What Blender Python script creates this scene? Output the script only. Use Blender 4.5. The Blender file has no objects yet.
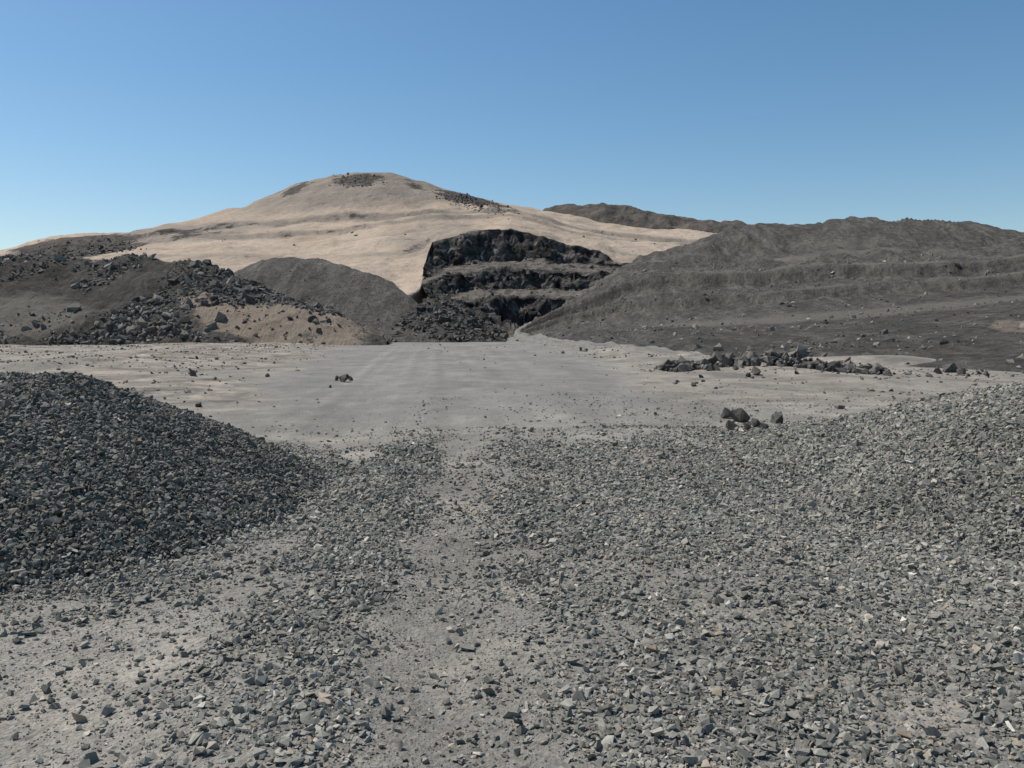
import bpy, bmesh, math, random
import numpy as np
random.seed(3); rng=np.random.default_rng(7)
scene=bpy.context.scene
F=850.0; HOR=330.0; EYE=1.6
PITCH=math.atan((384-HOR)/F)

# ---------------------------------------------------------------- camera
cam=bpy.data.cameras.new("camera"); co=bpy.data.objects.new("camera",cam)
scene.collection.objects.link(co); scene.camera=co
cam.sensor_width=36; cam.lens=36*F/1024; cam.clip_end=20000; cam.clip_start=0.05
co.location=(0,0,EYE); co.rotation_euler=(math.pi/2-PITCH,0,0)

# survey readings (bearing reading, elevation reading, range) -> world metres
def S(a,b,d):
    a=np.asarray(a,float); b=np.asarray(b,float); d=np.asarray(d,float)
    u=(a-512)/F; v=(384-b)/F
    cy=math.cos(PITCH)+v*math.sin(PITCH); cz=-math.sin(PITCH)+v*math.cos(PITCH)
    return np.stack([u/cy*d, d, EYE+cz/cy*d],-1)
def inv(P):
    x,y,z=P[...,0],P[...,1],P[...,2]-EYE
    fw=y*math.cos(PITCH)-z*math.sin(PITCH); up=y*math.sin(PITCH)+z*math.cos(PITCH)
    return 512+F*x/fw, 384-F*up/fw

# ---------------------------------------------------------------- noise
def _h(ix,iy,iz,seed):
    h=(ix.astype(np.int64)*73856093)^(iy.astype(np.int64)*19349663)^(iz.astype(np.int64)*83492791)^(seed*2654435761)
    h&=0xffffffff; h=((h^(h>>13))*1274126177)&0xffffffff; h=((h^(h>>16))*2246822519)&0xffffffff
    return ((h^(h>>15))&0xffffff)/float(0xffffff)
def vnoise(P,seed=0):
    i=np.floor(P).astype(np.int64); f=P-i; u=f*f*f*(f*(f*6-15)+10)
    r=0
    for a in (0,1):
        wa=u[...,0] if a else 1-u[...,0]
        for b in (0,1):
            wb=u[...,1] if b else 1-u[...,1]
            for c in (0,1):
                wc=u[...,2] if c else 1-u[...,2]
                r=r+wa*wb*wc*_h(i[...,0]+a,i[...,1]+b,i[...,2]+c,seed)
    return r*2-1
def fbm(P,oc=4,seed=0,gain=.5):
    s=0;a=1;t=0
    for k in range(oc):
        Q=P*(1.93**k)
        Q=np.stack([Q[...,0]*.8-Q[...,1]*.6,Q[...,0]*.6+Q[...,1]*.8,Q[...,2]],-1) if k%2 else Q
        s=s+a*vnoise(Q+k*17.3,seed+k); t+=a; a*=gain
    return s/t
def n2(x,y,sc,oc=3,seed=0):
    x,y=np.broadcast_arrays(x,y)
    return fbm(np.stack([x/sc,y/sc,np.zeros_like(x)+.37],-1),oc,seed)
def sst(a,b,x):
    t=np.clip((x-a)/(b-a),0,1); return t*t*(3-2*t)

# ---------------------------------------------------------------- node helpers
def newmat(name):
    m=bpy.data.materials.new(name); m.use_nodes=True
    nt=m.node_tree; b=nt.nodes["Principled BSDF"]
    b.inputs["Roughness"].default_value=1
    b.inputs["Specular IOR Level"].default_value=0.05
    return m,nt,b
def N(nt,t,**k):
    n=nt.nodes.new(t)
    for a,v in k.items(): setattr(n,a,v)
    return n
def pos(nt,scale=(1,1,1)):
    g=N(nt,"ShaderNodeNewGeometry"); m=N(nt,"ShaderNodeVectorMath",operation='MULTIPLY')
    m.inputs[1].default_value=scale; nt.links.new(g.outputs["Position"],m.inputs[0]); return m.outputs[0]
def noise(nt,vec,sc,det=4,rough=.55):
    n=N(nt,"ShaderNodeTexNoise"); n.inputs["Scale"].default_value=sc; n.inputs["Detail"].default_value=det
    n.inputs["Roughness"].default_value=rough; nt.links.new(vec,n.inputs["Vector"]); return n.outputs["Fac"]
def voro(nt,vec,sc,out="Distance",feat='F1'):
    n=N(nt,"ShaderNodeTexVoronoi",feature=feat); n.inputs["Scale"].default_value=sc
    nt.links.new(vec,n.inputs["Vector"]); return n.outputs[out]
def ramp(nt,fac,pts):
    r=N(nt,"ShaderNodeValToRGB"); e=r.color_ramp.elements
    while len(e)<len(pts): e.new(.5)
    for q,(p,c) in zip(e,pts):
        q.position=p; q.color=(c,c,c,1) if not hasattr(c,'__len__') else (*c,1)
    nt.links.new(fac,r.inputs[0]); return r.outputs[0]
def mix(nt,f,a,b,mode='MIX'):
    m=N(nt,"ShaderNodeMix",data_type='RGBA',blend_type=mode)
    for s,v in ((0,f),(6,a),(7,b)):
        if hasattr(v,'is_output'): nt.links.new(v,m.inputs[s])
        elif s==0: m.inputs[0].default_value=v
        else: m.inputs[s].default_value=(*v,1)
    return m.outputs[2]
def attr(nt,name,typ='GEOMETRY',out="Fac"):
    a=N(nt,"ShaderNodeAttribute",attribute_name=name,attribute_type=typ); return a.outputs[out]
def math_(nt,op,a,b):
    m=N(nt,"ShaderNodeMath",operation=op)
    for s,v in ((0,a),(1,b)):
        if hasattr(v,'is_output'): nt.links.new(v,m.inputs[s])
        else: m.inputs[s].default_value=v
    return m.outputs[0]
def bump(nt,b,h,strength,dist):
    n=N(nt,"ShaderNodeBump"); n.inputs["Strength"].default_value=strength; n.inputs["Distance"].default_value=dist
    nt.links.new(h,n.inputs["Height"]); nt.links.new(n.outputs[0],b.inputs["Normal"])

# ---------------------------------------------------------------- mesh helper
def gridmesh(name,P,attrs,mat,smooth=True,flip=False):
    R,C=P.shape[:2]; me=bpy.data.meshes.new(name)
    me.vertices.add(R*C); me.vertices.foreach_set("co",P.reshape(-1).astype(np.float32))
    i=np.arange(R*C).reshape(R,C)
    q=np.stack([i[:-1,:-1],i[:-1,1:],i[1:,1:],i[1:,:-1]],-1).reshape(-1,4)
    if flip: q=q[:,::-1]
    nf=len(q); me.loops.add(nf*4); me.loops.foreach_set("vertex_index",q.reshape(-1).astype(np.int32))
    me.polygons.add(nf); me.polygons.foreach_set("loop_start",(np.arange(nf)*4).astype(np.int32))
    me.update(calc_edges=True); me.validate()
    me.polygons.foreach_set("use_smooth",np.full(nf,smooth))
    for k,v in attrs.items():
        a=me.attributes.new(k,'FLOAT','POINT'); a.data.foreach_set("value",np.ascontiguousarray(v,dtype=np.float32).reshape(-1))
    me.materials.append(mat); o=bpy.data.objects.new(name,me); scene.collection.objects.link(o); return o

# ---------------------------------------------------------------- near relief
def pile_l(x,y):
    cx=np.clip(x,-7.6,-4.45); r=np.sqrt(((x-cx)/2.55)**2+((y-8.4)/np.where(y<8.4,3.95,3.0))**2)
    r=r+.05*n2(x,y,1.3,3,5)
    h=1.22*(1-r); return np.where(r<.12,1.22*(.94-r*r*4.1),h)
def pile_r(x,y):
    cx=np.clip(x,9,14); r=np.sqrt(((x-cx)/6.3)**2+((y-9)/np.where(y<9,7.4,6.6))**2)
    r=r+.045*n2(x,y,1.6,3,9)
    return np.where(r<.1,1.72*(.95-r*r*5),1.72*(1-r))
def xc(y): return np.where(y>5,-.085*(y-5),0)
def ground_h(x,y):
    R=np.hypot(x,y)
    h=.035*n2(x,y,1.7,2,21)*sst(45,20,R)+.014*n2(x,y,.38,1,22)*sst(12,7,R)
    s=x-xc(y)
    for c,w in ((-.3,.33),(-2.1,.5)):
        h=h-.035*np.exp(-((s-c)/w)**2)*sst(40,12,y)
    h=h+.10*n2(x,y,9,2,23)*sst(10,25,R)
    off=sst(3,9,np.abs(x-xc(y)*1.0)-.06*y); h=h+off*(.08+.42*np.maximum(n2(x,y,4.5,2,24),-.2))*sst(14,30,y)*sst(200,90,y)
    return h
def gravel_d(x,y):
    w=.28*n2(x,y,1.1,3,31); s=x-xc(y)*.5+w
    d=.08+.0*x
    d=np.maximum(d,sst(-.05,.4,s)*(.52+.42*sst(.8,3.2,s)))
    d=np.maximum(d,.64*sst(-1.75,-1.3,s)*sst(-.5,-.85,s))
    d=np.maximum(d,.18*sst(-.9,.2,s))
    far=sst(13.5,7.5,y-.38*np.clip(x,0,8)+2.2*n2(x,y,1.6,3,38)); d=d*np.maximum(far,.14)
    p=np.maximum(pile_l(x,y),pile_r(x,y)); d=np.maximum(d,.95*sst(-.22,.0,p))
    pl=pile_l(x,y); d=np.maximum(d,.6*sst(-.45,-.05,pl)*sst(-.2,.2,n2(x,y,.8,2,37)+.1))
    pt=n2(x,y,.6,3,33); d=d*np.where(p>.03,1,.40+.95*sst(-.28,.28,pt))
    return np.clip(d,0,1)

# ---------------------------------------------------------------- materials
# ground
m_ground,nt,b=newmat("compacted_dirt"); p=pos(nt)
dirt=ramp(nt,noise(nt,p,.9,6,.65),[(.3,(.215,.199,.171)),(.5,(.27,.249,.213)),(.66,(.38,.343,.284))])
hr_=ramp(nt,noise(nt,p,.6,6,.7),[(.3,(.19,.182,.165)),(.5,(.23,.22,.199)),(.7,(.28,.266,.238))])
dirt=mix(nt,attr(nt,"road"),dirt,hr_)
fine=ramp(nt,noise(nt,p,28,4,.7),[(.3,.70),(.7,1.22)])
dirt=mix(nt,1,dirt,fine,'MULTIPLY')
sandc=ramp(nt,noise(nt,p,.5,7,.78),[(.39,(.12,.11,.096)),(.5,(.235,.207,.172)),(.61,(.38,.325,.258))])
dirt=mix(nt,attr(nt,"sandy"),dirt,sandc)
brk=ramp(nt,noise(nt,pos(nt,(1,.3,1)),1.2,6,.75),[(.38,.15),(.6,1.0)])
dirt=mix(nt,math_(nt,'MULTIPLY',attr(nt,"track"),brk),dirt,(.32,.302,.268))
dirt=mix(nt,math_(nt,'MULTIPLY',attr(nt,"rut"),brk),dirt,(.145,.138,.124))
pb=pos(nt,(1,.3,1)); mb=ramp(nt,noise(nt,pb,.3,7,.78),[(.36,.78),(.64,1.18)])
dirt=mix(nt,1,dirt,mb,'MULTIPLY')
gv=voro(nt,p,36,"Color"); gvb=N(nt,"ShaderNodeRGBToBW"); nt.links.new(gv,gvb.inputs[0])
gcol=ramp(nt,gvb.outputs[0],[(.2,(.10,.097,.088)),(.55,(.17,.166,.15)),(.8,(.27,.26,.233))])
gm=math_(nt,'MULTIPLY',attr(nt,"gravel"),.75)
col=mix(nt,gm,dirt,gcol)
for sc,th,ns in ((7,.13,.35),(16,.16,1.1),(2.6,.07,.2)):
    sp=voro(nt,p,sc,"Distance"); spm=ramp(nt,sp,[(th,1.0),(th+.07,0.0)])
    spm=math_(nt,'MULTIPLY',spm,ramp(nt,noise(nt,p,ns,3),[(.42,0.0),(.6,.7)]))
    col=mix(nt,spm,col,(.10,.097,.088))
nt.links.new(col,b.inputs["Base Color"])
hh=math_(nt,'ADD',noise(nt,p,40,4,.7),math_(nt,'MULTIPLY',noise(nt,p,5,4,.6),2.0))
bump(nt,b,hh,.8,.028)

def gravelbase(name,dark):
    m,nt,b=newmat(name); p=pos(nt)
    gv=voro(nt,p,34,"Color"); bw=N(nt,"ShaderNodeRGBToBW"); nt.links.new(gv,bw.inputs[0])
    c=ramp(nt,bw.outputs[0],[(.2,tuple(v*dark for v in(.07,.067,.06))),(.8,tuple(v*dark for v in (.20,.194,.173)))])
    nt.links.new(c,b.inputs["Base Color"]); bump(nt,b,voro(nt,p,34),1,.03); return m
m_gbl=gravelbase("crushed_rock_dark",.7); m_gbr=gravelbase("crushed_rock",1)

# stones
def stonemat(name,ramppts,sc=3):
    m,nt,b=newmat(name)
    oi=N(nt,"ShaderNodeObjectInfo"); tc=N(nt,"ShaderNodeTexCoord")
    c=ramp(nt,oi.outputs["Random"],ramppts)
    n=noise(nt,tc.outputs["Object"],sc,3,.7)
    c=mix(nt,1,c,ramp(nt,n,[(.3,.78),(.7,1.22)]),'MULTIPLY')
    t=attr(nt,"tint",'INSTANCER')
    c=mix(nt,1,c,ramp(nt,t,[(0,.0),(1,1.0)]),'MULTIPLY')
    nt.links.new(c,b.inputs["Base Color"]); b.inputs["Roughness"].default_value=.85
    b.inputs["Specular IOR Level"].default_value=.15
    return m
m_stone=stonemat("gravel_stone",[(0,(.15,.146,.124)),(.25,(.21,.203,.173)),(.5,(.265,.255,.218)),(.72,(.32,.306,.26)),(.88,(.40,.375,.315)),(.95,(.36,.285,.20)),(1,(.62,.575,.49))])
m_boul=stonemat("dark_boulder",[(0,(.085,.077,.067)),(.5,(.15,.137,.119)),(.85,(.22,.20,.17)),(1,(.33,.29,.24))])

# ---------------------------------------------------------------- stone templates
def hullstone(name,n,mat,flat,rough=False):
    bm=bmesh.new()
    for k in range(n):
        v=rng.normal(size=3); v/=np.linalg.norm(v); v*=rng.uniform(.8,1.15)
        bm.verts.new((v[0]*.5,v[1]*.5*rng.uniform(.6,.85),v[2]*.5*flat))
    r=bmesh.ops.convex_hull(bm,input=bm.verts)
    bmesh.ops.delete(bm,geom=[g for g in r.get("geom_interior",[]) if isinstance(g,bmesh.types.BMVert)],context='VERTS')
    if rough:
        bmesh.ops.bevel(bm,geom=bm.edges[:],offset=.012,segments=1,affect='EDGES')
        bmesh.ops.triangulate(bm,faces=bm.faces[:])
        bmesh.ops.subdivide_edges(bm,edges=bm.edges[:],cuts=1)
        P=np.array([v.co[:] for v in bm.verts]); d=fbm(P*5+rng.uniform(0,99),3,3)*.05
        for v,q in zip(bm.verts,d): v.co*=1+q*1.6
    bmesh.ops.recalc_face_normals(bm,faces=bm.faces[:])
    me=bpy.data.meshes.new(name); bm.to_mesh(me); bm.free(); me.materials.append(mat)
    return me
def tmpl(cname,n,pts,mat,flat,rough=False):
    c=bpy.data.collections.new(cname)
    for k in range(n):
        me=hullstone(cname+"_shape",pts+int(rng.integers(0,5)),mat,rng.uniform(*flat),rough)
        c.objects.link(bpy.data.objects.new(cname+"_shape",me))
    return c
c_gravel=tmpl("gravel_stones",14,9,m_stone,(.4,.75))
c_boul=tmpl("boulder_stones",12,9,m_boul,(.5,.85),False)

def scatter(name,P,size,tint,coll,tilt=.45,parent=None):
    n=len(P); me=bpy.data.meshes.new(name); me.vertices.add(n)
    me.vertices.foreach_set("co",np.ascontiguousarray(P,dtype=np.float32).reshape(-1))
    rot=np.stack([rng.normal(0,tilt,n),rng.normal(0,tilt,n),rng.uniform(0,6.283,n)],-1)
    sc=size[:,None]*rng.uniform(.8,1.2,(n,3))
    for k,v in (("rot",rot),("scl",sc)):
        a=me.attributes.new(k,'FLOAT_VECTOR','POINT'); a.data.foreach_set("vector",v.astype(np.float32).reshape(-1))
    a=me.attributes.new("tint",'FLOAT','POINT'); a.data.foreach_set("value",np.asarray(tint,dtype=np.float32)*np.ones(n,np.float32))
    o=bpy.data.objects.new(name,me); scene.collection.objects.link(o)
    ng=bpy.data.node_groups.new(name+"_instancing","GeometryNodeTree")
    ng.interface.new_socket("Geometry",in_out='INPUT',socket_type='NodeSocketGeometry')
    ng.interface.new_socket("Geometry",in_out='OUTPUT',socket_type='NodeSocketGeometry')
    A=ng.nodes.new("NodeGroupInput"); B=ng.nodes.new("NodeGroupOutput")
    ci=ng.nodes.new("GeometryNodeCollectionInfo"); ci.inputs["Collection"].default_value=coll
    ci.inputs["Separate Children"].default_value=True; ci.inputs["Reset Children"].default_value=True
    ip=ng.nodes.new("GeometryNodeInstanceOnPoints"); ip.inputs["Pick Instance"].default_value=True
    rv=ng.nodes.new("FunctionNodeRandomValue"); rv.data_type='INT'
    [s for s in rv.inputs if s.name=="Min" and s.type=='INT'][0].default_value=0
    [s for s in rv.inputs if s.name=="Max" and s.type=='INT'][0].default_value=200
    na={}
    for k in ("rot","scl"):
        q=ng.nodes.new("GeometryNodeInputNamedAttribute"); q.data_type='FLOAT_VECTOR'; q.inputs["Name"].default_value=k; na[k]=q
    L=ng.links.new
    L(A.outputs[0],ip.inputs["Points"]); L(ci.outputs[0],ip.inputs["Instance"])
    L([s for s in rv.outputs if s.type=='INT'][0],ip.inputs["Instance Index"])
    er=ng.nodes.new("FunctionNodeEulerToRotation"); L(na["rot"].outputs["Attribute"],er.inputs[0]); L(er.outputs[0],ip.inputs["Rotation"])
    L(na["scl"].outputs["Attribute"],ip.inputs["Scale"])
    L(ip.outputs[0],B.inputs[0])
    md=o.modifiers.new("instances",'NODES'); md.node_group=ng
    if parent: o.parent=parent
    return o

# ---------------------------------------------------------------- ground sheet
def axis(a0,step,growth,end):
    v=[0.0]; s=step
    while v[-1]<end:
        v.append(v[-1]+s)
        if v[-1]>a0: s*=growth
    return np.array(v)
xp=axis(11,.09,1.04,6000); xs=np.concatenate([-xp[:0:-1],xp])
yp=axis(12,.09,1.015,6000); yn=axis(1,.5,1.3,3000); ys=np.concatenate([-yn[:0:-1],yp])
X,Y=np.meshgrid(xs,ys); Z=ground_h(X,Y)
s=X-xc(Y)
far=sst(9,22,Y+3*n2(X,Y,3,3,52))
half=3.6+.085*Y
edge=np.abs(s)/half+.30*n2(X,Y,6,4,41)
road=sst(1.15,.85,edge)
sandy=np.clip((1-road)*far*(.35+.9*sst(-.25,.35,n2(X,Y,7,3,42)))*np.where(X<0,1.,.5),0,1)
wv=s/(1+.012*Y)+.18*n2(X,Y,30,2,48)
track=0; rut=0
for c,wd,a in ((-2.4,.10,.8),(-1.9,.07,.5),(-1.2,.08,.6),(-.5,.13,.9),(.35,.08,.5),(.8,.10,.7),(1.7,.09,.5),(2.6,.13,.5)):
    track=track+a*np.exp(-((wv-c)/wd)**2)
for c,wd,a in ((-2.75,.10,.6),(-2.15,.08,.7),(-.95,.10,.7),(-.2,.12,.9),(1.15,.10,.6),(2.1,.12,.5)):
    rut=rut+a*np.exp(-((wv-c)/wd)**2)
fd=sst(8,17,Y)*road*sst(95,50,Y)
track=np.clip(track*.65*fd*(.7+1.1*n2(X,Y,6,2,49)),0,.7)
rut=np.clip(rut*.50*fd*(.7+1.1*n2(X,Y,7,2,59)),0,.6)
gridmesh("ground",np.stack([X,Y,Z],-1),{"gravel":gravel_d(X,Y),"sandy":sandy,"track":track,"rut":rut,"road":road*far*.9},m_ground)

# gravel piles
def pile(name,fn,x0,x1,y0,y1,mat):
    x=np.arange(x0,x1,.1); y=np.arange(y0,y1,.1); X,Y=np.meshgrid(x,y)
    h=fn(X,Y); Z=ground_h(X,Y)+np.where(h>0,h,np.maximum(h*2,-.12))-.004+.03*n2(X,Y,.25,2,3)*sst(0,.1,h)
    return gridmesh(name,np.stack([X,Y,Z],-1),{},mat)
pl=pile("gravel_pile",pile_l,-11.2,-.9,4,12.4,m_gbl)
pr=pile("gravel_pile",pile_r,2.,21,1,17.4,m_gbr)

# stones
n=400000; Y=np.sqrt(rng.uniform(14**2,26**2,n//2)); X=rng.uniform(-1,1,n//2)*(.66*Y+.7)
n1=720000; Y1=np.sqrt(rng.uniform(1.7**2,14**2,n1)); X1=rng.uniform(-1,1,n1)*(.66*Y1+.6)
X=np.concatenate([X,X1]); Y=np.concatenate([Y,Y1])
hl=pile_l(X,Y); hr=pile_r(X,Y); top=np.maximum(np.maximum(hl,hr),0)
acc=gravel_d(X,Y)*np.clip(8/np.maximum(Y,1),.3,1)*sst(26,16,Y)
acc=acc*np.where((hl>0)&(Y>10),.35,1)*.9
keep=rng.uniform(0,1,len(X))<acc
X,Y,hl,hr,top=[a[keep] for a in (X,Y,hl,hr,top)]
size=np.clip(rng.lognormal(math.log(.0285),.42,len(X)),.010,.085)*(1+.04*np.clip(Y-4,0,10))
Z=ground_h(X,Y)+top+size*rng.uniform(-.05,.28,len(X))
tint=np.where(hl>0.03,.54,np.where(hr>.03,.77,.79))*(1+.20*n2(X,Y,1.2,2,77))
P=np.stack([X,Y,Z],-1)
L_=hl>.02; R_=(hr>.02)&~L_; G_=~(L_|R_)
scatter("gravel_stones",P[L_],size[L_]*1.08,tint[L_],c_gravel,.6,pl)
scatter("gravel_stones",P[R_],size[R_]*1.04,tint[R_],c_gravel,.5,pr)
scatter("gravel",P[G_],size[G_],tint[G_],c_gravel,.35)
print("stones",len(P))
# chips
n=80000; Y=np.sqrt(rng.uniform(1.7**2,9**2,n)); X=rng.uniform(-1,1,n)*(.66*Y+.5)
k=(np.maximum(pile_l(X,Y),pile_r(X,Y))<0)&(n2(X,Y,.4,2,55)>-.25); X=X[k];Y=Y[k]
size=rng.uniform(.005,.017,len(X)); Z=ground_h(X,Y)+size*.15
scatter("gravel_chips",np.stack([X,Y,Z],-1),size,np.full(len(X),.8),c_gravel,.3)
# loose stones out over the yard
n=26000; Y=np.sqrt(rng.uniform(11**2,95**2,n)); X=rng.uniform(-1,1,n)*(.72*Y)
off=np.clip(np.abs(X-xc(Y))/(3.6+.085*Y),0,2); k=rng.uniform(0,1,n)<(.04+.8*sst(.8,1.4,off))*sst(-.3,.3,n2(X,Y,5,3,61)); X=X[k];Y=Y[k]
size=np.clip(rng.lognormal(math.log(.085),.55,len(X)),.03,.42)
scatter("loose_stones",np.stack([X,Y,ground_h(X,Y)+size*.1],-1),size,np.full(len(X),.85),c_boul,.3)

# ---------------------------------------------------------------- terrain lofts
def loft(name,rows,ncol,sub,disp,mat,maskfn=None,smooth=True,rill=None,flip=False,dispfn=None,skirt=1.6,dscale=None):
    t=np.linspace(0,1,ncol); W=[]
    for r in rows:
        r=np.array(r,float); a=r[0,0]+(r[-1,0]-r[0,0])*t
        W.append(S(a,np.interp(a,r[:,0],r[:,1]),np.interp(a,r[:,0],r[:,2])))
    W=np.array(W); K=len(W)
    if isinstance(sub,int): sub=[sub]*(K-1)
    out=[];V=[]
    for i in range(K-1):
        p0=W[max(i-1,0)];p1=W[i];p2=W[i+1];p3=W[min(i+2,K-1)]
        for q in np.arange(sub[i])/sub[i]:
            lin=p1+(p2-p1)*q
            cr=.5*((2*p1)+(-p0+p2)*q+(2*p0-5*p1+4*p2-p3)*q*q+(-p0+3*p1-3*p2+p3)*q**3)
            out.append(lin*.5+cr*.5 if smooth else lin); V.append((i+q))
    out.append(W[-1]); V.append(K-1.0)
    P=np.array(out); V=np.array(V)[:,None]*np.ones((1,ncol)); U=np.ones((len(out),1))*t[None]
    A,B=inv(P)
    at={"u":U,"v":V}
    if maskfn: at.update(maskfn(A,B,P,U,V))
    gu=np.gradient(P,axis=1); gv=np.gradient(P,axis=0); Nn=np.cross(gu,gv); Nn/=np.linalg.norm(Nn,axis=-1,keepdims=True)+1e-9
    Nn*=np.sign(Nn[...,2:3]+1e-6)
    D=0
    for k,(amp,sc,oc) in enumerate(disp): D=D+amp*fbm(P/sc,oc,100+k*7+len(name))
    if rill:
        for amp,sx,sv in rill:
            wx=P[...,0]/sx+1.1*n2(P[...,0]/sx*.5,V*1.3,1,2,8)+V*.35
            r=1-np.abs(fbm(np.stack([wx,V*sv+P[...,1]*0.02,P[...,1]*0],-1),3,61,.5))*2
            D=D+amp*(r-.6)*np.clip(.5+.9*fbm(P/11,2,5),.15,1.2)
    if dscale is not None: D=D*dscale(V)
    if dispfn is not None: D=D+dispfn(P,U,V)
    P=P+Nn*D[...,None]
    if skirt:
        foot=P[0].copy(); foot[:,2]-=skirt; foot[:,1]-=skirt*1.2
        P=np.concatenate([foot[None],P]); at={k:np.concatenate([v[:1],v]) for k,v in at.items()}
    return gridmesh(name,P,at,mat,True,flip),P

def ell(A,B,cx,cy,rx,ry,ang=0):
    c,s=math.cos(ang),math.sin(ang); dx=A-cx;dy=B-cy
    return 1-np.sqrt(((dx*c+dy*s)/rx)**2+((-dx*s+dy*c)/ry)**2)

# mountain material
m_mt,nt,b=newmat("desert_sand_and_rock"); p=pos(nt)
sand=ramp(nt,noise(nt,p,.03,6,.6),[(.3,(.36,.282,.21)),(.5,(.425,.34,.258)),(.7,(.49,.395,.305))])
sand=mix(nt,1,sand,ramp(nt,noise(nt,p,.4,6,.75),[(.3,.80),(.7,1.15)]),'MULTIPLY')
grey=ramp(nt,noise(nt,p,.08,6,.7),[(.3,(.19,.162,.134)),(.7,(.30,.257,.21))])
rock=ramp(nt,noise(nt,p,.25,6,.75),[(.35,(.035,.031,.028)),(.65,(.13,.115,.10))])
g=math_(nt,'ADD',attr(nt,"grey"),math_(nt,'MULTIPLY',math_(nt,'SUBTRACT',noise(nt,p,.06,7,.75),.5),1.8))
c=mix(nt,ramp(nt,g,[(.12,0.0),(.70,.9)]),sand,grey)
d=math_(nt,'ADD',attr(nt,"dark"),math_(nt,'MULTIPLY',math_(nt,'SUBTRACT',noise(nt,p,.12,7,.8),.5),2.6))
c=mix(nt,ramp(nt,d,[(.42,0.0),(.60,.95)]),c,rock)
nt.links.new(c,b.inputs["Base Color"]); bump(nt,b,noise(nt,p,.25,7,.7),.8,1.8)

R4=[(-250,285,500),(-100,268,500),(0,257,500),(40,243,500),(75,238,500),(130,237,500),(160,230,500),(200,225,500),(250,210,500),(275,198,500),(292,189,500),(320,181,500),(340,177,500),(355,174,500),(375,176,500),(400,179,500),(420,186,500),(440,194,500),(480,205,500),(510,213,500),(560,222,500),(600,231,500),(650,234,500),(690,236,500),(740,240,500),(850,250,500)]
def mmask(A,B,P,U,V):
    dk=np.maximum.reduce([ell(A,B,357,180,38,11)*1.2,ell(A,B,296,189,28,7,-.5)*1.0,ell(A,B,474,204,54,10,.27)*1.9,ell(A,B,80,249,80,16,-.08)*2.1,ell(A,B,415,187,30,6,.4)*.9,ell(A,B,455,248,90,18)*.5,ell(A,B,30,256,50,8)*1.3,ell(A,B,185,238,60,6,-.1)*.8])
    dk=np.maximum(dk,0)
    wob=.09*n2(P[...,0],P[...,1],60,3,44)
    line=np.exp(-((V-3.0+wob)/.06)**2)*.48+np.exp(-((V-2.5+wob)/.05)**2)*.34+np.exp(-((V-1.6+wob)/.06)**2)*.28+np.exp(-((V-2.1-wob)/.04)**2)*.24
    dk=dk+line*sst(110,190,A)*sst(480,400,A)*.75
    gr=.75*sst(3.05,3.3,V)*sst(-.1,.6,ell(A,B,345,195,160,50))+.6*sst(0,.6,ell(A,B,170,238,130,12,-.1))+line*1.6+.45*sst(0,.5,ell(A,B,440,240,70,28))
    return {"dark":dk,"grey":gr}
def mdisp(P,U,V):
    wob=.09*n2(P[...,0],P[...,1],60,3,44)
    sm=sst(.55,.9,V)
    return sm*(2.6*(sst(2.94,3.06,V+wob)-sst(3.0,3.6,V))+1.6*(sst(2.46,2.54,V+wob)-sst(2.5,2.9,V)))
mt,mtP=loft("desert_mountain",[
 [(-250,337,190),(380,337,200),(425,337,235),(434,337,266),(620,337,266),(850,337,262)],
 [(-250,280,215),(0,272,215),(200,276,215),(330,285,212),(400,302,205),(420,290,215),(428,262,238),(436,241,252),(455,236,255),(480,230,258),(510,229,260),(530,233,260),(560,243,258),(600,252,255),(617,263,252),(650,275,250),(850,285,250)],
 [(-250,268,300),(0,262,300),(130,256,300),(200,250,290),(300,246,290),(400,236,290),(440,228,300),(510,221,320),(560,231,310),(620,242,310),(700,252,300),(850,262,300)],
 [(-250,272,380),(0,264,380),(60,252,380),(130,243,380),(200,233,380),(300,225,380),(430,215,390),(510,217,400),(560,227,400),(640,238,400),(700,243,400),(850,256,400)],
 R4,
 [(-250,330,900),(850,330,900)]],520,[14,50,50,60,24],[(3.0,45,4),(1.4,11,4)],m_mt,mmask,dispfn=mdisp)

# distant dark hill
m_dk,nt,b=newmat("dark_hill_rock"); p=pos(nt)
c=ramp(nt,noise(nt,p,.05,7,.75),[(.3,(.075,.066,.058)),(.6,(.15,.13,.11)),(.75,(.26,.215,.17))])
nt.links.new(c,b.inputs["Base Color"]); bump(nt,b,noise(nt,p,.15,7,.7),1,4)
loft("rocky_hill",[[(515,250,600),(850,250,600)],
 [(515,231,700),(532,220,700),(545,213,700),(560,208,700),(575,205,700),(600,205,700),(620,208,700),(650,213,700),(700,222,700),(740,227,700),(850,236,700)],
 [(515,330,1000),(850,330,1000)]],220,40,[(5,30,5),(3.,9,4)],m_dk)

# quarry rock wall
m_q,nt,b=newmat("quarry_rock_face"); p=pos(nt)
c=ramp(nt,noise(nt,p,.22,8,.8),[(.38,(.026,.024,.023)),(.5,(.08,.073,.066)),(.64,(.22,.198,.17))])
pv=pos(nt,(1,1,.3)); c=mix(nt,1,c,ramp(nt,noise(nt,pv,.45,5,.75),[(.38,.5),(.6,1.35)]),'MULTIPLY')
c=mix(nt,ramp(nt,math_(nt,'ADD',attr(nt,"bench"),math_(nt,'MULTIPLY',math_(nt,'SUBTRACT',noise(nt,p,.2,7,.8),.5),2.3)),[(.45,0.0),(.80,.85)]),c,mix(nt,noise(nt,p,1.2,5,.8),(.12,.107,.093),(.33,.285,.235)))
nt.links.new(c,b.inputs["Base Color"])
bump(nt,b,math_(nt,'ADD',noise(nt,p,.5,7,.75),voro(nt,p,.35)),1,1.8)
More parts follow.
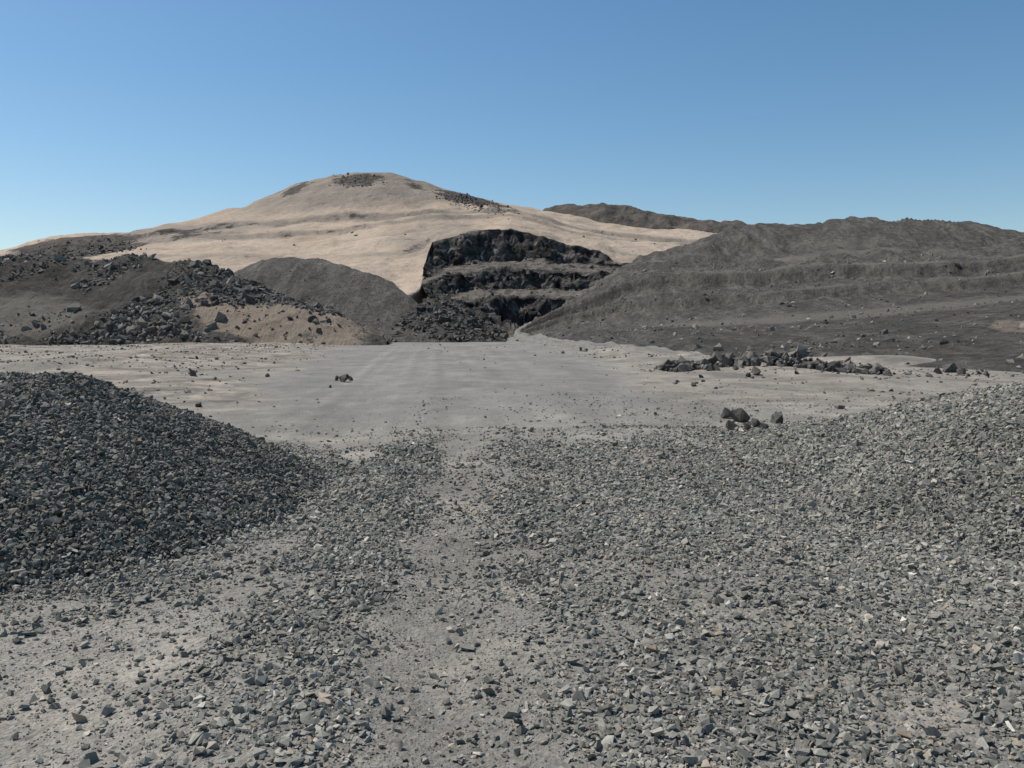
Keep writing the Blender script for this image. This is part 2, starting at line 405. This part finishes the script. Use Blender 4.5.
def qmask(A,B,P,U,V):
    w=.18*n2(P[...,0],P[...,2],9,3,91)
    be=np.exp(-((V-1.5+w)/.45)**4)+np.exp(-((V-3.5+w)/.45)**4)+.7*np.exp(-((V-5.7)/.5)**4)
    return {"bench":be*.82}
def qdisp(P,U,V):
    w=.2*n2(P[...,0],P[...,2],12,3,92)
    face=1-np.clip(np.exp(-((V-1.5+w)/.5)**6)+np.exp(-((V-3.5+w)/.5)**6),0,1)
    q=P.copy(); q[...,2]*=.3; edge=sst(0,.25,V)
    return edge*((.2+.8*face)*(2.9*fbm(q/7,4,88,.65)+2.8*np.abs(fbm(q/17,3,89))-.4)+.6*face*np.floor(3*fbm(q/5,2,90)))
qw,qP=loft("quarry_rock_wall",[
 [(424,268,232),(432,243,248),(455,236,253),(480,230,256),(510,229,258),(530,233,258),(560,243,256),(600,252,253),(617,263,250),(660,278,248)],
 [(422,278,225),(445,268,240),(480,261,249),(520,260,252),(560,262,251),(610,268,247),(660,282,243)],
 [(422,286,211),(450,276,222),(500,270,234),(560,272,234),(610,276,232),(660,288,230)],
 [(428,298,205),(470,290,219),(520,288,230),(560,289,230),(610,291,228),(660,296,224)],
 [(434,309,188),(470,300,204),(520,297,214),(560,298,214),(610,300,211),(660,303,210)],
 [(455,328,178),(490,324,196),(520,325,209),(560,325,209),(610,325,207),(660,326,204)],
 [(470,337,160),(520,335,182),(560,334,182),(660,334,180)]][::-1],380,[8,28,16,28,16,28],[(1.0,12,3),(.7,2.5,3)],m_q,lambda A,B,P,U,V:qmask(A,B,P,U,6-V),smooth=False,dispfn=lambda P,U,V:qdisp(P,U,6-V))

# spoil heaps material
def spoilmat(name,dk,lt,tan,rl=0):
    m,nt,b=newmat(name); p=pos(nt)
    c=ramp(nt,noise(nt,p,.12,6,.7),[(.3,dk),(.7,lt)])
    ps=pos(nt,(1,.2,.2)); s=noise(nt,ps,.6,7,.78)
    c=mix(nt,ramp(nt,s,[(.46,0.0),(.62,.85)]),c,tan)
    c=mix(nt,1,c,ramp(nt,noise(nt,p,1.1,7,.85),[(.36,.55),(.64,1.42)]),'MULTIPLY')
    sm=math_(nt,'ADD',attr(nt,"sand"),math_(nt,'MULTIPLY',math_(nt,'SUBTRACT',noise(nt,p,.25,8,.82),.5),1.5))
    sm2=ramp(nt,sm,[(.38,0.0),(.60,1.0)])
    c=mix(nt,sm2,c,mix(nt,noise(nt,p,1.5,5,.7),(.31,.25,.188),(.47,.385,.30)))
    pale=ramp(nt,math_(nt,'ADD',attr(nt,"pale"),math_(nt,'MULTIPLY',math_(nt,'SUBTRACT',noise(nt,p,.45,6,.8),.5),1.2)),[(.32,0.0),(.75,.9)])
    c=mix(nt,pale,c,(.27,.243,.206))
    nt.links.new(c,b.inputs["Base Color"])
    bump(nt,b,math_(nt,'ADD',noise(nt,p,.8,8,.82),math_(nt,'MULTIPLY',s,1.4)),1,1.1); return m
m_sp=spoilmat("grey_spoil",(.112,.103,.091),(.160,.147,.129),(.24,.218,.188))
m_spd=spoilmat("dark_rubble",(.08,.073,.064),(.13,.118,.103),(.175,.157,.134))

def emask(A,B,P,U,V):
    wob=.25*n2(P[...,0],P[...,1],9,3,46)
    led=np.exp(-((V-1.55)/.5)**4)*sst(600,690,A)
    pa=.6*np.exp(-((V-3.35+wob)/.30)**2)+.4*np.exp(-((V-4.25+wob)/.25)**2)+.65*np.exp(-((V-2.55+wob*.25)/.05)**2)*sst(650,720,A)+.6*np.exp(-((V-2.28-wob*.25)/.035)**2)*sst(720,800,A)  # sunlight catching the ledge and tier edges, painted in as paler albedo
    pa=pa*(.6+.6*sst(-.3,.3,n2(P[...,0],P[...,2],14,2,47)))+1.0*led
    l=.55*sst(0,.6,ell(A,B,1015,328,40,12))
    return {"sand":l,"pale":pa}
def edisp(P,U,V):
    wb=.06*n2(P[...,0],P[...,1],9,3,46)
    return 1.5*(sst(2.48,2.52,V+wb)-sst(2.5,2.95,V))+.9*(sst(2.23,2.26,V-wb)-sst(2.25,2.48,V))
hr,hrP=loft("spoil_heap",[
 [(515,341,122),(545,343,105),(600,347,82),(690,355,54.4),(780,360,45.3),(900,366,37.8),(1024,372,32.4),(1300,385,24.7)],
 [(520,337,126),(560,329,112),(640,327,90),(700,326,76),(800,323,67),(900,317,62),(1024,306,56),(1300,292,50)],
 [(520,337,129),(560,327,117),(640,323,99),(700,320,88),(800,313,82),(900,306,78),(1024,295,73),(1300,282,67)],
 [(524,334,138),(560,315,137),(600,290,135),(625,272,133),(650,264,132),(690,261,130),(760,262,125),(800,258,122),(840,253,118),(900,254,115),(960,258,110),(1024,254,106),(1300,244,100)],
 [(528,335,152),(560,318,151),(600,292,150),(640,267,150),(690,259,150),(760,256,148),(840,250,144),(900,250,140),(1024,249,134),(1300,242,124)],
 [(532,337,175),(600,297,172),(640,263,172),(665,252,175),(690,246,175),(715,236,175),(735,229,175),(760,225,175),(790,227,175),(818,230,175),(824,231,172),(830,226,170),(845,223,170),(870,221,170),(900,222,168),(940,221,165),(975,226,162),(990,230,160),(1002,234,160),(1024,237,160),(1300,240,160)],
 [(540,332,270),(1350,332,270)]],800,[26,8,80,14,34,12],[(1.2,22,3),(.5,5,4),(.25,1.8,3)],m_sp,emask,rill=[(1.8,9,.45),(.9,3.2,.6)],dispfn=edisp,dscale=lambda V:.18+.82*sst(2.0,3,V))

def amask(A,B,P,U,V):
    s=np.maximum.reduce([ell(A,B,280,326,115,27,.12)*2.0,ell(A,B,140,331,55,10)*1.7,ell(A,B,205,301,38,13)*1.7,ell(A,B,320,316,40,9,.3)*1.4])
    return {"sand":np.clip(s,-.3,1),"pale":.7*sst(0,.5,ell(A,B,30,314,90,30))+.3*sst(0,.5,ell(A,B,200,333,60,12))}
ha,haP=loft("rubble_mound",[
 [(-300,346,92),(0,345,90),(120,344,92),(250,345,90),(385,346,90)],
 [(-300,320,96),(0,322,96),(50,316,97),(120,326,95),(200,318,97),(280,325,95),(330,332,94),(387,344,92)],
 [(-300,300,101),(0,296,103),(60,302,103),(130,306,101),(200,294,104),(250,300,103),(320,318,99),(389,344,94)],
 [(-300,262,118),(0,262,118),(60,266,118),(130,262,117),(180,264,116),(212,269,115),(240,279,113),(275,292,110),(320,311,106),(370,334,99),(390,344,96)],
 [(-300,264,128),(0,265,127),(130,265,125),(212,273,124),(260,288,120),(320,315,112),(390,345,100)],
 [(-300,337,150),(390,340,120)]],420,[16,16,24,6,10],[(1.5,11,4),(.6,2.4,4)],m_spd,amask)

hb,hbP=loft("spoil_heap",[
 [(190,339,125),(440,342,110)],
 [(190,290,150),(235,272,154),(262,264,155),(285,261,155),(310,262,155),(340,268,152),(365,276,148),(390,285,145),(410,297,140),(422,312,133),(432,328,124),(440,341,114)],
 [(190,296,162),(262,266,166),(310,264,165),(340,271,161),(390,288,153),(422,315,139),(440,341,118)],
 [(190,336,195),(440,338,150)]],260,[40,6,14],[(1.0,14,3),(.3,3,3)],m_sp,lambda A,B,P,U,V:{"sand":.0*A,"pale":.35*np.exp(-((V-.97)/.08)**2)},rill=[(.7,7,.5),(.3,2.2,.8)])

hc,hcP=loft("rubble_mound",[
 [(375,343,112),(505,342,115)],
 [(375,341,116),(395,325,124),(410,313,130),(428,300,135),(445,298,138),(462,306,138),(480,320,134),(495,333,128),(505,340,122)],
 [(375,340,124),(428,303,150),(445,300,160),(470,312,160),(505,340,140)],
 [(375,338,150),(505,336,175)]],160,[24,6,12],[(1.4,8,4),(.8,2.5,4)],m_spd,lambda A,B,P,U,V:{"sand":.0*A,"pale":.2+0*A})

def sample(P,n,v0,v1,u0=0,u1=1):
    R,C=P.shape[:2]; i=rng.integers(int(R*v0),max(int(R*v1),int(R*v0)+1),n); j=rng.integers(int(C*u0),int(C*u1)-1,n)
    i=np.clip(i,1,R-2); f=rng.uniform(0,1,(n,1)); g=rng.uniform(0,1,(n,1))
    return P[i,j]*(1-f)*(1-g)+P[i+1,j]*f*(1-g)+P[i,j+1]*(1-f)*g+P[i+1,j+1]*f*g
def sizes(n,med,sd,lo,hi): return np.clip(rng.lognormal(math.log(med),sd,n),lo,hi)
q=sample(haP,19000,.02,.85); a,bb=inv(q)
den=sst(-.35,.25,n2(q[:,0],q[:,2],6,3,71))*(1-.93*(ell(a,bb,282,328,105,21,.1)>0))*(1-.7*(ell(a,bb,30,318,80,20)>0))
q=q[rng.uniform(0,1,len(q))<den]; sz=sizes(len(q),.40,.6,.15,2.0)
scatter("boulders",q,sz,np.full(len(q),.78),c_boul,.6,ha)
q=sample(hcP,2000,.02,.75); scatter("boulders",q,sizes(len(q),.6,.5,.2,2.2),np.full(len(q),.6),c_boul,.6,hc)
q=sample(hbP,500,.02,.6); scatter("boulders",q,sizes(len(q),.25,.4,.12,.7),np.full(len(q),.8),c_boul,.6,hb)
q=sample(hrP,14000,.01,.7); q=q[rng.uniform(0,1,len(q))<.2+.8*sst(0,.3,n2(q[:,0],q[:,1],7,3,72))]
scatter("boulders",q,sizes(len(q),.18,.6,.07,1.0),np.full(len(q),1.0),c_boul,.6,hr)
q=sample(qP,500,.02,.8); scatter("boulders",q,sizes(len(q),.8,.5,.4,2.2),np.full(len(q),.7),c_boul,.6,qw)
q=sample(mtP,22000,.3,.86); a,bb=inv(q)
w=np.maximum.reduce([ell(a,bb,357,181,28,7),ell(a,bb,474,204,42,7,.25),ell(a,bb,82,250,60,10,-.08)])
q=q[(w>.15*rng.normal(size=len(q))+.1)|(rng.uniform(0,1,len(q))<.004)]; scatter("boulders",q,sizes(len(q),1.0,.45,.5,3.0),np.full(len(q),.6),c_boul,.6,mt)

# ---------------------------------------------------------------- dirt road along the foot of the heap
m_rd,nt,b=newmat("pale_haul_road"); p=pos(nt)
c=ramp(nt,noise(nt,p,.8,7,.75),[(.3,(.16,.15,.134)),(.7,(.29,.27,.24))]); nt.links.new(c,b.inputs["Base Color"])
bump(nt,b,noise(nt,p,3,6,.7),1,.25)
cc=S([745,690,640,600,565,540,526,524,535,556],[360.0,356,351.5,348,344.5,340.5,336.5,331,325,317],[46,52.5,63,75,90,108,124,140,158,176])
cc[:,2]=np.where(cc[:,1]<105,0.12,cc[:,2]+.15); ctl=cc
t=np.linspace(0,len(ctl)-1,160); c3=np.stack([np.interp(t,np.arange(len(ctl)),ctl[:,k]) for k in range(3)],-1)
for _ in range(60): c3[1:-1]=(c3[:-2]+c3[2:]+2*c3[1:-1])/4
tan=np.gradient(c3,axis=0); side=np.stack([-tan[:,1],tan[:,0],tan[:,2]*0],-1); side/=np.linalg.norm(side,axis=-1,keepdims=True)
w=np.linspace(-1,1,21); tt=np.linspace(0,1,160)
fade=sst(0,.30,tt); Wd=(1.5*fade+.3)
P=c3[:,None]+side[:,None]*w[None,:,None]*Wd[:,None,None]
gz=ground_h(P[...,0],P[...,1])
P[...,2]+=gz*(P[...,1]<120)+(.02+.16*np.exp(-((np.abs(w)-.7)/.2)**2)-.6*sst(.85,1,np.abs(w)))[None]*fade[:,None]+.25*n2(P[...,0],P[...,1],1.8,3,5)*fade[:,None]-.24*(1-fade)[:,None]
gridmesh("dirt_road",P,{},m_rd,flip=True)

# ---------------------------------------------------------------- boulder pile + single boulders
n=1000; u=rng.uniform(-1,1,n); v=rng.normal(0,.42,n)
cx=9.9+u*3.9; cy=33.0+v*1.5-u*1.3
prof=np.interp(u,[-1,-.75,-.55,-.2,.1,.3,.55,.8,1],[.1,.35,.25,.6,.75,.9,.6,.45,.1])
hp=prof*.85*np.exp(-(v/.6)**2)*(.75+.5*n2(cx,cy,.8,2,66))
zz=ground_h(cx,cy)+rng.uniform(0,1,n)*hp+.03
sz=sizes(n,.24,.6,.07,.85)
scatter("boulder_pile",np.stack([cx,cy,zz],-1),sz,np.full(n,.8),c_boul,.7)
m_b2,nt,b=newmat("single_boulder_rock"); tc=N(nt,"ShaderNodeTexCoord")
nn=noise(nt,tc.outputs["Object"],3,6,.75)
nt.links.new(ramp(nt,nn,[(.3,(.06,.056,.05)),(.55,(.13,.12,.105)),(.75,(.23,.21,.18))]),b.inputs["Base Color"]); bump(nt,b,nn,.8,.12)
def boulder(px,py,size,squash=.85):
    d=EYE*F/(py-HOR); P=S(px,py,d)
    me=hullstone("boulder",11,m_b2,squash,True); o=bpy.data.objects.new("boulder",me); scene.collection.objects.link(o)
    o.location=(P[0],P[1],float(ground_h(P[0],P[1])+max(0,pile_r(P[0],P[1])))+size*.22); o.scale=(size,)*3
    o.rotation_euler=(rng.uniform(-.4,.4),rng.uniform(-.4,.4),rng.uniform(0,6))
for a in [(739,422,.42),(727,419,.34),(755,428,.26),(777,424,.36),(746,431,.2),(765,431,.2),(732,431,.26),(343,382,.55),(337,381,.25),(350,381,.25),(199,407,.2),
          (938,374,.5),(950,372,.7),(962,376,.45),(985,378,.35),(930,377,.35),(755,377,.5),(748,378,.3),(865,375,.45),(330,388,.14),(268,378,.2),(580,352,.5),(536,583,.05)]:
    boulder(*a)

# ---------------------------------------------------------------- light and sky
el=math.radians(56); az=math.radians(-66)   # measured from +Y, clockwise positive
dirv=(math.sin(az)*math.cos(el),math.cos(az)*math.cos(el),math.sin(el))
sl=bpy.data.lights.new("sun",'SUN'); sl.energy=4.9; sl.angle=math.radians(.5); sl.color=(1,.955,.895)
so=bpy.data.objects.new("sun",sl); scene.collection.objects.link(so)
from mathutils import Vector
so.rotation_euler=Vector(dirv).to_track_quat('Z','Y').to_euler(); so.location=(-50,20,80)
w=bpy.data.worlds.new("World"); scene.world=w; w.use_nodes=True; nt=w.node_tree
sk=nt.nodes.new("ShaderNodeTexSky"); sk.sky_type='NISHITA'; sk.sun_disc=False
sk.sun_elevation=el; sk.sun_rotation=az; sk.altitude=300; sk.air_density=1.0; sk.dust_density=.6; sk.ozone_density=1.35
bg=nt.nodes["Background"]; bg.inputs[1].default_value=.112
hs=nt.nodes.new("ShaderNodeHueSaturation"); hs.inputs["Saturation"].default_value=1.22; hs.inputs["Hue"].default_value=.494
nt.links.new(sk.outputs[0],hs.inputs["Color"]); nt.links.new(hs.outputs[0],bg.inputs[0])
scene.view_settings.view_transform='Standard'; scene.view_settings.look='None'; scene.view_settings.exposure=0
